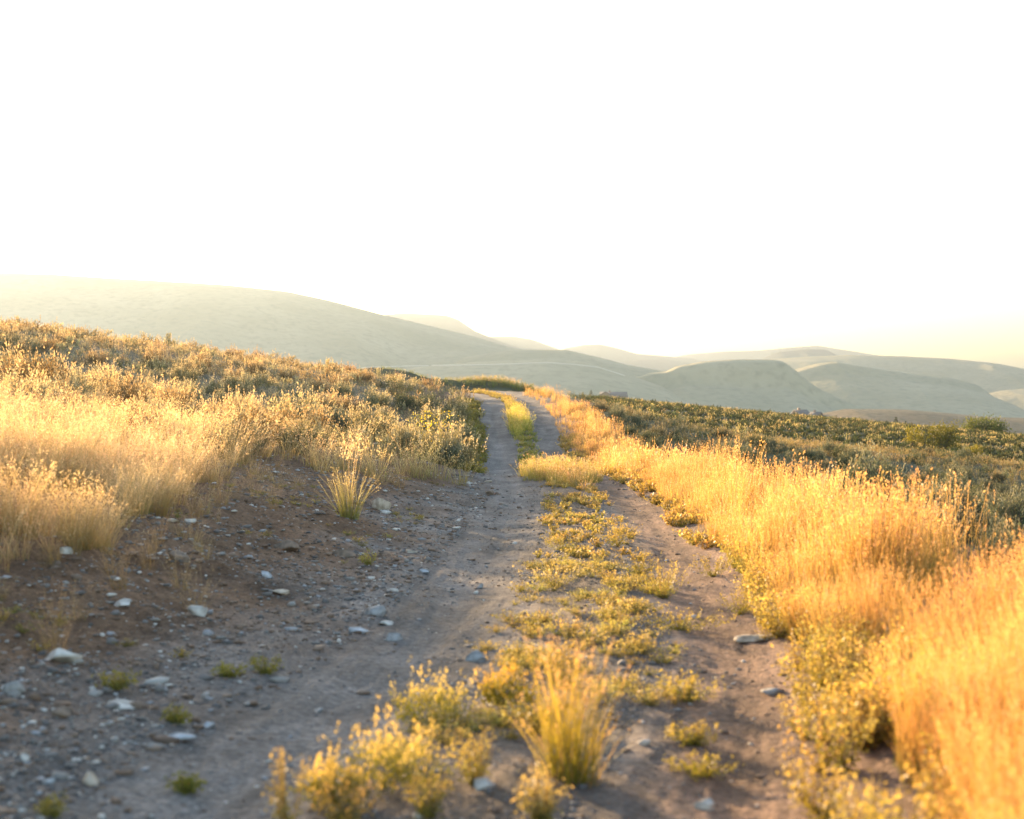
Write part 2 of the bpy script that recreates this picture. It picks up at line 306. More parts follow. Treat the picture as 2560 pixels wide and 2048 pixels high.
def cat(*a): return np.concatenate([x[0] for x in a]), np.concatenate([x[1] for x in a])
def grass_tuft(r, n, L, wd, br=.06, tilt=.16, bend=.25, K=3, cb=(.30,.25,.10), ct=(.55,.44,.24), hp=.5, hL=.10, hR=.008, hm=7, hw=(.018,.005), hc=(.62,.48,.28), wind=0, wdir=0, green=0):
    Q, C, tip, d = blades(r, n, br, L, wd, tilt, bend, K, cb, ct, wind, wdir); k = int(n*hp); parts = [(Q, C)]
    if k: parts.append(heads(r, tip[:k], d[:k], hL, hR, hm, hw, hc))
    if green:
        Q2, C2, _, _ = blades(r, green, br*1.3, (L[0]*.3, L[0]*.7), wd*1.2, .35, .5, 2, (.10,.15,.03), (.22,.26,.06)); parts.append((Q2, C2))
    return cat(*parts)
def sage(r, R=.4, Hh=.55, nb=26, nl=50, ls=(.035,.011), col=(.15,.165,.105), tipc=(.30,.29,.18), spikes=20, sh=.16, core=True):
    """dome of ragged leafy branch ends; paler tops and darker base carry rim light and shade in their colour"""
    a = r.uniform(0, 2*np.pi, nb); el = np.arcsin(r.uniform(.08, 1, nb)); q = r.uniform(.7, 1.05, nb)
    e = np.stack([np.cos(a)*np.cos(el)*R*q, np.sin(a)*np.cos(el)*R*q, np.sin(el)*Hh*q*.85+.05], 1)
    bc = np.asarray(col)*(1+r.uniform(-.3, .3, (nb, 1)))
    t = r.random((nb, nl, 1))**.6; c = e[:, None]*(.35+.65*t)+r.normal(size=(nb, nl, 3))*np.array([R, R, Hh])*.085
    c[..., 2] = np.maximum(c[..., 2], .01)
    d = unit(e[:, None]*np.array([.6, .6, 1])+r.normal(size=(nb, nl, 3))*R*.5+np.array([0, 0, .25*Hh]))
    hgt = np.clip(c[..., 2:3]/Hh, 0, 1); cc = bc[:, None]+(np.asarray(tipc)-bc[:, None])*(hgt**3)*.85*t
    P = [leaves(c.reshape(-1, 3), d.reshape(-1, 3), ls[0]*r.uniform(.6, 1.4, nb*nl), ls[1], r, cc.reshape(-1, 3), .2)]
    if spikes:
        i = r.integers(0, nb, spikes*3); i = i[e[i, 2] > Hh*.3][:spikes]; s0 = e[i]*.93+r.normal(size=(len(i), 3))*R*.1; ln = sh*r.uniform(.5, 1.2, len(i))
        out = s0*np.array([.5, .5, 0])+np.array([0, 0, .5])+r.normal(size=(len(i), 3))*.08; d = unit(out)
        m = 9; t = r.random((len(i), m, 1)); c = s0[:, None]+d[:, None]*t*ln[:, None, None]+r.normal(size=(len(i), m, 3))*.009*(1-.5*t)
        P.append(leaves(c.reshape(-1, 3), np.repeat(d, m, 0)+r.normal(size=(len(i)*m, 3))*.3, ls[0]*.8, ls[1]*.9, r, tipc, .2))
    return cat(*P)
def weed(r, R=.2, Hh=.22, ns=14, nl=16, ls=(.022,.010), col=(.15,.17,.06), tipc=(.42,.38,.20), creep=.5):
    """leafy stems splaying from one root, each ending in a knobbly seed spike"""
    a = r.uniform(0, 2*np.pi, ns); sp = r.uniform(.1, 1, ns)**.7; hh = Hh*(1-.55*sp*creep)*r.uniform(.7, 1.1, ns)
    e = np.stack([np.cos(a)*R*sp, np.sin(a)*R*sp, hh], 1); m1 = np.stack([e[:, 0]*.75, e[:, 1]*.75, hh*.35], 1)
    K = 4; pts = [np.zeros((ns, 3))+np.array([0,0,-.01])]
    for k in range(1, K+1):
        t = k/K; pts.append(2*t*(1-t)*m1+t*t*e)
    Qs = []; 
    for k in range(K):
        s = np.stack([-np.sin(a), np.cos(a), 0*a], 1)*.0016; p, q = pts[k], pts[k+1]; Qs.append(np.stack([p-s, p+s, q+s, q-s], 1))
    SQ = np.concatenate(Qs); P = [(SQ, np.broadcast_to(np.array((.22,.16,.08)), (len(SQ), 4, 3)))]
    t = r.random((ns, nl, 1)); c = 2*t*(1-t)*m1[:, None]+t*t*e[:, None]+r.normal(size=(ns, nl, 3))*.012; c[..., 2] = np.abs(c[..., 2])+.003
    d = r.normal(size=(ns, nl, 3))+np.array([0, 0, .5]); bc = np.asarray(col)*(1+r.uniform(-.25, .25, (ns, 1)))
    cc = bc[:, None]+(np.asarray(tipc)-bc[:, None])*(t**2)*.85
    P.append(leaves(c.reshape(-1, 3), d.reshape(-1, 3), ls[0]*r.uniform(.6, 1.4, ns*nl), ls[1], r, cc.reshape(-1, 3), .2))
    return cat(*P)
def stems_mesh(r, R, Hh, nb=9, rad=.012):
    """woody stems: tapering four-sided tubes"""
    V = []; F = []
    for i in range(nb):
        a = r.uniform(0, 6.28); el = r.uniform(.5, 1.45); e = np.array([math.cos(a)*math.cos(el)*R, math.sin(a)*math.cos(el)*R, math.sin(el)*Hh])*.8
        P = [np.array([0, 0, -.04]), e*.35+r.normal(size=3)*R*.05, e*.7+r.normal(size=3)*R*.06, e]; 
        for k, p in enumerate(P):
            rr = rad*(1-.25*k)
            for j in range(4): V.append(p+np.array([math.cos(j*1.571)*rr, math.sin(j*1.571)*rr, 0]))
        b = i*16
        for k in range(3):
            for j in range(4): F.append((b+4*k+j, b+4*k+(j+1) % 4, b+4*k+4+(j+1) % 4, b+4*k+4+j))
    return mesh_np("stem", V, F, M_bark)
def place(temps, idx, X, Y, S, r, mat, name, sz=None, tilt=.08, rot=True, colmul=None, zo=0.0, rotz=None):
    """merge many copies of quad templates into one mesh, each standing on the ground"""
    Qs = []; Cs = []; Z = height(X, Y)+zo
    for k, (Q, C) in enumerate(temps):
        m = np.nonzero(idx == k)[0]
        if not len(m): continue
        az = r.uniform(0, 2*np.pi, len(m)) if rot else (rotz[m] if rotz is not None else r.normal(0, .35, len(m))); ca, sa = np.cos(az), np.sin(az); t1 = r.normal(0, tilt, len(m)); t2 = r.normal(0, tilt, len(m))
        s = S[m]; sv = s if sz is None else sz[m]
        x = Q[None, ..., 0]*s[:, None, None]; y = Q[None, ..., 1]*s[:, None, None]; z = Q[None, ..., 2]*sv[:, None, None]
        xx = x*ca[:, None, None]-y*sa[:, None, None]+z*t1[:, None, None]; yy = x*sa[:, None, None]+y*ca[:, None, None]+z*t2[:, None, None]
        A = np.stack([xx+X[m][:, None, None], yy+Y[m][:, None, None], z+Z[m][:, None, None]], -1).reshape(-1, 4, 3).astype(np.float32)
        cm = np.ones((len(m), 3)) if colmul is None else colmul[m]
        B = (C[None]*cm[:, None, None, :]).reshape(-1, 4, 3).astype(np.float32)
        Qs.append(A); Cs.append(B)
    Q = np.concatenate(Qs); me = soup_mesh(name, Q, np.concatenate(Cs), mat); o = link(name, me); print(name, len(Q), "quads"); return o
def inframe(x, y, mar=110): u = W2+FP*x/np.maximum(y, .1); return (u > -mar) & (u < 1024+mar)

# ---------------------------------------------------------------- grass
R1 = np.random.default_rng(11)
PX = 1/FP
WB = .85        # wind leans the seed heads to the right
G_near = [grass_tuft(R1, 46, (.5, .95), .005, .07, .13, .22, 4, (.27,.22,.06), (.60,.37,.13), .6, .15, .009, 12, (.017,.006), (.74,.46,.20), .12, .2, green=10) for _ in range(4)]
G_mid = [grass_tuft(R1, 22, (.5, .95), .008, .09, .14, .22, 3, (.27,.22,.06), (.60,.37,.13), .65, .16, .010, 6, (.028,.011), (.76,.47,.21), .12, .2, green=5) for _ in range(4)]
G_far = [grass_tuft(R1, 12, (.45, .9), .018, .14, .16, .25, 2, (.36,.24,.08), (.62,.39,.14), .7, .17, .016, 3, (.055,.024), (.76,.48,.22), .12, .2) for _ in range(4)]
def pts_in(n, x0, x1, y0, y1): return R1.uniform(x0, x1, n), R1.uniform(y0, y1, n)
def tint(n, a=.15, b=.08):
    v = R1.uniform(1-a, 1+a, (n, 1)); return v*(1+R1.uniform(-b, b, (n, 3)))
def band(n, d0, d1, y0, y1, power=1.0):
    """random points between two offsets from the centre line of the track"""
    y = y0+(y1-y0)*R1.random(n)**power; d = R1.uniform(d0, d1, n); cx = np.interp(y, PD[:, 1][:84], PD[:, 0][:84]); return cx+d, y, d
# tall golden grass on the right verge
def verge():
    for name, T, n, y0, y1 in (("golden_grass", G_near, 2300, 2.6, 9), ("golden_grass", G_mid, 4600, 9, 26), ("golden_grass", G_far, 7600, 26, 72)):
        x, y, d = band(n, 1.35, 4.6, y0, y1)
        inner = 1.24+.30*fbm(y*.9, y*0+3)+.25*sstep(y, 9, 5)+.0*y; outer = 2.35+.7*fbm(y*.35, y*0+8)+.5*sstep(y, 9, 5)+.5*sstep(y, 30, 45)-.9*sstep(y, 55, 72)
        k = (d > inner) & (d < outer+R1.normal(0, .25, n)) & (fbm(x*1.6+7, y*1.6) > .37+.22*R1.random(n)); x, y, d = x[k], y[k], d[k]
        S = R1.uniform(.62, 1.15, len(x))*(.46+.34*sstep(d, 1.5, 2.3))*(.40+1.15*fbm(x*.9, y*.9+30)); S = np.where(R1.random(len(x)) < .05, S*1.3, S)
        S = S*(1-.14*sstep(y, 11, 16)-.15*sstep(y, 30, 60))
        cm = tint(len(x), .28, .08); g = fbm(x*.8+60, y*.8)[:, None]; cm = cm*(1+(g-.5)*np.array((.2, .35, .2)))
        o = place(T, R1.integers(0, 4, len(x)), x, y, S*.95, R1, M_grass, name, tilt=.08, rot=True, colmul=cm)
        lab = {2.6: "tall golden seed grass nearest the camera on the right verge", 9: "tall golden seed grass along the middle of the right verge", 26: "blond grass on the far stretch of the right verge"}[y0]
        tag(o, lab, "grass", kind="stuff")
verge()
# dry grass on the left bank and hillside, its blond brightened to stand for glare
GL_near = [grass_tuft(R1, 44, (.28, .62), .0035, .09, .30, .45, 4, (.30,.21,.09), (.70,.51,.28), .6, .12, .016, 10, (.012,.005), (.80,.60,.38), .30, .1, green=5) for _ in range(5)]
GL_mid = [grass_tuft(R1, 22, (.28, .60), .006, .12, .30, .4, 3, (.30,.22,.10), (.68,.50,.27), .6, .12, .020, 5, (.022,.010), (.76,.57,.34), .28, .1, green=3) for _ in range(5)]
GL_far = [grass_tuft(R1, 10, (.28, .55), .018, .2, .30, .4, 2, (.30,.23,.11), (.54,.43,.24), .6, .13, .03, 3, (.05,.028), (.58,.46,.28), .25, .1) for _ in range(5)]
def left_grass():
    for name, T, n, x0, y0, y1, lab in (("dry_grass", GL_near, 5200, -8, 6.5, 17, "wispy dry blond grass nearest the camera on the left bank"),
                                   ("dry_grass", GL_mid, 8500, -18, 17, 40, "dry blond grass between the shrubs midway up the left hillside"),
                                   ("dry_grass", GL_far, 10000, -36, 40, 84, "dry grass along the brow of the left hillside")):
        x, y = pts_in(n, x0, 1.5, y0, y1); k = in_left_veg(x, y) & inframe(x, y, 260) & (fbm(x*.8+3, y*.8) > .32+.34*R1.random(n)+.25*sstep(x, -10, -4)*sstep(y, 22, 32)-.12*sstep(x, -5, -8)); x, y = x[k], y[k]
        S = R1.uniform(.5, 1.2, len(x))*(.6+.7*fbm(x*.7, y*.7)); cm = tint(len(x), .25)
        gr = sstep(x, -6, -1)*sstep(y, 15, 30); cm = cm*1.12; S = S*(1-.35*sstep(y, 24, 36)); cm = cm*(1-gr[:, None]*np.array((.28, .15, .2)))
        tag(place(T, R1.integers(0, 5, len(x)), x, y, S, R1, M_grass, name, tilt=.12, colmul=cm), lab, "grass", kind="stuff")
left_grass()
# ---------------------------------------------------------------- sagebrush: 300 shrubs one by one, the rest as scrub
SG = [("grey", (.075,.10,.065), (.25,.255,.175)), ("dark", (.05,.07,.035), (.17,.18,.10)), ("brown", (.075,.08,.045), (.30,.26,.16))]  # leaf colours darkened: the right field's shade is put into them
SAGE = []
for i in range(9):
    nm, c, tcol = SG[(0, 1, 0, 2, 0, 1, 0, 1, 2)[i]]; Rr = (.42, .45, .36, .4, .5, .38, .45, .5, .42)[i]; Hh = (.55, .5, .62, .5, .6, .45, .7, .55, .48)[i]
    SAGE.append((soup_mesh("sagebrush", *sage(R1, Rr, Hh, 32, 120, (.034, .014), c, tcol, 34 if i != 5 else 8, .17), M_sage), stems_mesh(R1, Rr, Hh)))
SAGE_L = []  # lighter, golden copies for the left: sunlit glow put into the leaf colour
for i in range(8):
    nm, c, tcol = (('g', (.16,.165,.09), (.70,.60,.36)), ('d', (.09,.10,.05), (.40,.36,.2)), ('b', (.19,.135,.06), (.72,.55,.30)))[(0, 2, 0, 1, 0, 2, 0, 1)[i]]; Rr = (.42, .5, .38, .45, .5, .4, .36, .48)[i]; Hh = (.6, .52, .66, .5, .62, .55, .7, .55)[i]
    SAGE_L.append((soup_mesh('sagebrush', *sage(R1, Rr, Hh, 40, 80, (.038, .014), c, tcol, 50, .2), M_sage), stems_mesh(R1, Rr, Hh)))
S_midL = [sage(R1, .42, .52, 16, 14, (.075, .032), c, tcol, 14, .17) for c, tcol in (((.20,.20,.12), (.56,.48,.28)), ((.22,.16,.08), (.56,.42,.22)), ((.15,.15,.08), (.42,.36,.2)), ((.20,.20,.12), (.56,.48,.28)), ((.24,.18,.09), (.6,.46,.25)))]
S_mid = [sage(R1, .42, .5, 16, 14, (.075, .032), SG[i % 3][1], SG[i % 3][2], 9, .14) for i in (0, 1, 0, 2, 1)]
S_far = [sage(R1, .45, .42, 13, 12, (.095, .05), SG[i % 3][1], SG[i % 3][2], 5, .15) for i in (0, 1, 0, 1, 2)]
def left_sage_pts():
    x, y = pts_in(5200, -38, 1.2, 10, 84); d = pathdist(x, y)
    k = in_left_veg(x, y) & (d < -1.95) & inframe(x, y, 300) & (y > 20) & (R1.random(5200) < .30+.70*sstep(y, 18, 40)*(.5+fbm(x*.2, y*.2)))
    return x[k], y[k]
def right_sage_pts():
    x, y = pts_in(6500, 2, 36, 12, 84); d = x-np.interp(y, PD[:60, 1], PD[:60, 0])
    k = (d > 3.35+.6*fbm(y*.35, y*0+8)-.9*sstep(y, 50, 70)) & inframe(x, y, 160) & (R1.random(6500) < .9)
    return x[k], y[k]
def thin(x, y, r0):
    o = R1.permutation(len(x)); keep = []; cell = {}
    for i in o:
        c = (int(x[i]//r0), int(y[i]//r0)); bad = False
        for a in (-1, 0, 1):
            for b in (-1, 0, 1):
                for j in cell.get((c[0]+a, c[1]+b), ()):
                    if (x[i]-x[j])**2+(y[i]-y[j])**2 < r0*r0: bad = True
        if not bad: keep.append(i); cell.setdefault(c, []).append(i)
    return np.array(keep)
lx, ly = left_sage_pts(); k = thin(lx, ly, .98); lx, ly = lx[k], ly[k]
rx, ry = right_sage_pts(); k = thin(rx, ry, .84); rx, ry = rx[k], ry[k]
side = np.concatenate([np.zeros(len(lx)), np.ones(len(rx))]); ax = np.concatenate([lx, rx]); ay = np.concatenate([ly, ry])
asz = np.clip(np.exp(R1.normal(0, .28, len(ax))), .5, 1.6)*(.65+.6*fbm(ax*.3, ay*.3))*(1-.28*sstep(ay, 28, 55)); asz = np.where(side == 1, asz*.92, asz*1.28)
vis = inframe(ax, ay, -4)&~((ay > 30.5)&(ay < 38)&(np.abs(pathdist(ax, ay)) < 3))
rank = np.where(vis, asz/ay, 0); quota = {0: 138, 1: 152}; solo = np.zeros(len(ax), bool)
for s_ in (0, 1):
    c = np.nonzero(side == s_)[0]; solo[c[np.argsort(-rank[c])][:quota[int(s_)]]] = True
az_ = height(ax, ay)
for n_, i in enumerate(np.nonzero(solo)[0]):
    pale = R1.random() < np.clip((-ax[i]-3.5)/5, 0, .8); me, st = SAGE_L[(0, 1, 4, 5)[R1.integers(0, 4)] if pale else R1.integers(0, 8)] if side[i] == 0 else SAGE[R1.integers(0, 9)]; o = link("sagebrush", me, None, (ax[i], ay[i], az_[i]-.02)); o.rotation_euler = (0, 0, R1.uniform(0, 6.28)); s = asz[i]; o.scale = (s*R1.uniform(.9, 1.15), s*R1.uniform(.9, 1.15), s*R1.uniform(.85, 1.1))  # paler shrubs toward the left paint in the golden glare
    dist = "near" if ay[i] < 22 else "mid"
    if side[i] == 0: tag(o, "ragged grey-green sagebrush bush growing among dry grass on the left hillside", "shrub", "sagebrush bushes on the left hillside")
    else: tag(o, "dark grey-green sagebrush bush in the shaded field right of the golden verge", "shrub", "sagebrush bushes in the field on the right")
    if asz[i]/ay[i] > .035: link("stem", st, o)
rest = ~solo
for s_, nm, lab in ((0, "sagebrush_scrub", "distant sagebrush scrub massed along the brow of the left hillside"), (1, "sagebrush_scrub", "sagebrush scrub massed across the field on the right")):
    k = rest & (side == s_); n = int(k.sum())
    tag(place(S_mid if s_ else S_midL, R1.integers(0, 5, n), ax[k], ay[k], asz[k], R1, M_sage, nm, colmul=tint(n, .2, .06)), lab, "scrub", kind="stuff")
# dry grass and litter between the shrubs of the right field
def field_grass():
    for T, n, y0, y1, lab in ((GL_mid, 1300, 12, 36, "thin dry grass between the sagebrush in the near right field"), (GL_far, 5000, 36, 72, "pale grass along the crest of the near right field")):
        x, y = pts_in(n, 4, 34, y0, y1); d = x-np.interp(y, PD[:60, 1], PD[:60, 0]); k = (d > 3.0) & inframe(x, y, 140) & (fbm(x*.6+13, y*.6) > .36+.25*R1.random(n)-.25*sstep(y, 48, 60)); x, y = x[k], y[k]
        cm = tint(len(x), .2)*(np.array((.34, .42, .34))+sstep(y, 40, 58)[:, None]*np.array((.25, .16, .14))); S = R1.uniform(.4, .8, len(x))  # tint holds the field's shade, and the sunlit rim toward the crest
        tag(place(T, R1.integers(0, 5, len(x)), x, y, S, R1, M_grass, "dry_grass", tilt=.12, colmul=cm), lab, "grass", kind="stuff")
field_grass()
def far_field():
    n = 15000; x, y = pts_in(n, 1, 78, 80, 162); k = (x > 4+.06*(y-80)) & inframe(x, y, 120) & (fbm(x*.25, y*.25+9) > .25); x, y = x[k], y[k]
    k = thin(x, y, .62); x, y = x[k], y[k]; S = R1.uniform(.55, 1.1, len(x))
    cm = tint(len(x), .35)*np.array((.62, .72, .42))
    tag(place(S_far, R1.integers(0, 5, len(x)), x, y, S, R1, M_sage, "sagebrush_scrub", colmul=cm), "low green scrub covering the farther field below the houses", "scrub", kind="stuff")
    n = 2200; x, y = pts_in(n, 1, 74, 90, 158); k = (x > 6+.06*(y-80)) & inframe(x, y, 120); x, y = x[k], y[k]
    T = [grass_tuft(R1, 7, (.25, .45), .05, .3, .3, .3, 1, (.30,.26,.10), (.46,.38,.17), .5, .15, .05, 2, (.10,.06), (.5,.42,.2)) for _ in range(3)]
    tag(place(T, R1.integers(0, 3, len(x)), x, y, R1.uniform(.7, 1.1, len(x)), R1, M_grass, "dry_grass", colmul=tint(len(x))), "sparse yellow grass in the farther field", "grass", kind="stuff")
far_field()
# ---------------------------------------------------------------- berm beyond the bend
def berm():
    n = 2600; x, y = pts_in(n, -16, 6, 84.4, 88.5); x_ = x; g = GL_far
    k = (fbm(x*.5, y*.5+70) > .35) & (np.abs(pathdist(x, y)) > 1.3); x, y = x[k], y[k]; S = R1.uniform(.35, .75, len(x))*(.55+.8*sstep(x, -5, 0)); cm = tint(len(x))*(np.array((.38, .55, .3))+(sstep(x, -6, -1)*sstep(y, 85.5, 86.5))[:, None]*np.array((.6, .4, .6)))
    tag(place(g, R1.integers(0, 5, len(x)), x, y, S, R1, M_grass, "berm_grass", colmul=cm), "short green and blond grass on the low berm beyond the bend", "grass", kind="stuff")
berm()
# ---------------------------------------------------------------- low plants of the median and verges
W_near = [weed(R1, .17, .11, 15, 16, (.019,.008), (.19,.18,.05), (.56,.44,.17)) for _ in range(4)]
W_tall = [weed(R1, .17, .27, 18, 24, (.022,.010), (.22,.19,.04), (.66,.50,.17), .3) for _ in range(4)]
W_far = [weed(R1, .18, .13, 12, 9, (.040,.018), (.20,.17,.05), (.56,.41,.15)) for _ in range(4)]
def median():
    specs = [  # templates, n, d0, d1, y0, y1, scale, threshold, sz, label
        (W_near, 420, -.50, .66, 5.6, 13, .72, .48, "low yellow-green weeds matting the near median between the ruts"),
        (W_far, 360, -.42, .60, 13, 26, .62, .46, "low golden weeds matting the middle of the median"),
        (W_far, 260, -.34, .44, 38, 56, .9, .38, "low green weeds on the rising stretch of the median"),
        (W_far, 200, -.40, .50, 63, 79, 1.0, .42, "yellow-green weed patches in the median near the bend")]
    for T, n, d0, d1, y0, y1, S, th, lab in specs:
        x, y, d = band(n, d0, d1, y0, y1); k = fbm(x*1.8+21, y*1.3) > th; x, y = x[k], y[k]
        cm = tint(len(x), .2, .1)
        if 30 < y0 < 60: cm = cm*np.array((.6, .8, .6))
        tag(place(T, R1.integers(0, 4, len(x)), x, y, S*R1.uniform(.5, 1.25, len(x)), R1, M_green, "ground_cover", colmul=cm), lab, "weeds", kind="stuff")
    # grass across the crest, where the median and the right rut disappear
    T = [grass_tuft(R1, 20, (.16, .36), .009, .10, .25, .3, 2, (.24,.25,.06), (.52,.40,.14), .6, .07, .01, 4, (.022,.011), (.62,.46,.22)) for _ in range(4)]
    for (n, d0, d1, y0, y1, S, lab) in ((470, -.6, 1.0, 24.5, 30.8, .95, "golden green grass band across the crest of the track"), (620, -.38, .42, 42, 63, 1.5, "bright yellow grass strip on the rising median"), (200, -.33, .40, 63, 76, .6, "short grass in the median before the bend")):
        x, y, d = band(n, d0, d1, y0, y1); cm = tint(len(x)); 
        if y0 > 40: cm = cm*np.array((.95, 1.05, .7))
        k = (np.abs(d-.2*(y0 < 30)) < .38+.5*sstep(y, 25, 28)*(y0 < 30)-.3*R1.random(n)) & (fbm(x*2.2, y*1.1+9) > .34+.14*R1.random(n)); cm = cm*(1+(fbm(x*2, y*2)-.5)[:, None]*np.array((-.5, .2, -.4))); x, y, cm = x[k], y[k], cm[k]
        tag(place(T, R1.integers(0, 4, len(x)), x, y, S*R1.uniform(.45, 1.25, len(x))*(.35+1.3*fbm(x*2.5, y*1.2+5))*(1-.75*sstep(y, 53, 48)*(y > 40)), R1, M_grass, "median_grass", colmul=cm), lab, "grass", kind="stuff")
    # leafy weeds along the foot of the right verge, green edge along the far left rut
    x, y, d = band(560, 1.15, 2.2, 3.6, 14); k = (d > 1.12+.3*fbm(y*.9, y*0+3)) & (d < 2.2-.6*sstep(y, 6, 9)) & (R1.random(560) < 1-.5*sstep(y, 6, 9)) & (fbm(x*1.5, y*1.5+3) > .38); x, y = x[k], y[k]
    tag(place(W_tall, R1.integers(0, 4, len(x)), x, y, R1.uniform(.6, 1.15, len(x)), R1, M_green, "ground_cover", colmul=tint(len(x), .2, .1)), "leafy yellow-green weeds at the foot of the near right verge", "weeds", kind="stuff")
    x, y, d = band(450, 1.1, 1.8, 14, 50); k = (d > 1.2) & (fbm(x*1.5, y*1.5+3) > .34); x, y = x[k], y[k]
    tag(place(W_far, R1.integers(0, 4, len(x)), x, y, R1.uniform(.8, 1.4, len(x)), R1, M_green, "ground_cover", colmul=tint(len(x), .2, .1)*np.array((1, .95, .9))), "low golden weeds at the foot of the farther right verge", "weeds", kind="stuff")
    x, y, d = band(520, -2.3, -1.25, 31, 66); k = (d < -1.3-.3*fbm(y*.5, y*0)); x, y = x[k], y[k]
    tag(place(W_far, R1.integers(0, 4, len(x)), x, y, R1.uniform(1.1, 2.0, len(x)), R1, M_green, "ground_cover", colmul=tint(len(x), .2, .1)*np.array((.5, .6, .42))), "green weeds fringing the left rut below the sagebrush", "weeds", kind="stuff")
    # scattered sprigs on the bare left bank
    x, y = pts_in(900, -7, -1, 4, 26); dd = pathdist(x, y); k = (dd < -1.9) & ~in_left_veg(x, y) & (fbm(x*.9+5, y*.9) > .52); x, y = x[k], y[k]
    tag(place(W_near, R1.integers(0, 4, len(x)), x, y, R1.uniform(.25, .6, len(x)), R1, M_green, "sprigs", colmul=tint(len(x), .2, .1)*np.array((.8, .8, .7))), "tiny weeds sprinkled over the stony left bank", "weeds", kind="stuff")
    x, y = pts_in(900, -7, -1.5, 6, 26); dd = pathdist(x, y); k = (dd < -2.3) & ~in_left_veg(x, y) & in_left_veg(x-.9, y+1.0) & (fbm(x*1.2+15, y*1.2) > .42); x, y = x[k], y[k]
    tag(place(GL_near, R1.integers(0, 5, len(x)), x, y, R1.uniform(.3, .6, len(x)), R1, M_grass, "dry_grass", colmul=tint(len(x), .2)*.8), "small wisps of dry grass on the upper edge of the bare left bank", "grass", kind="stuff")
median()

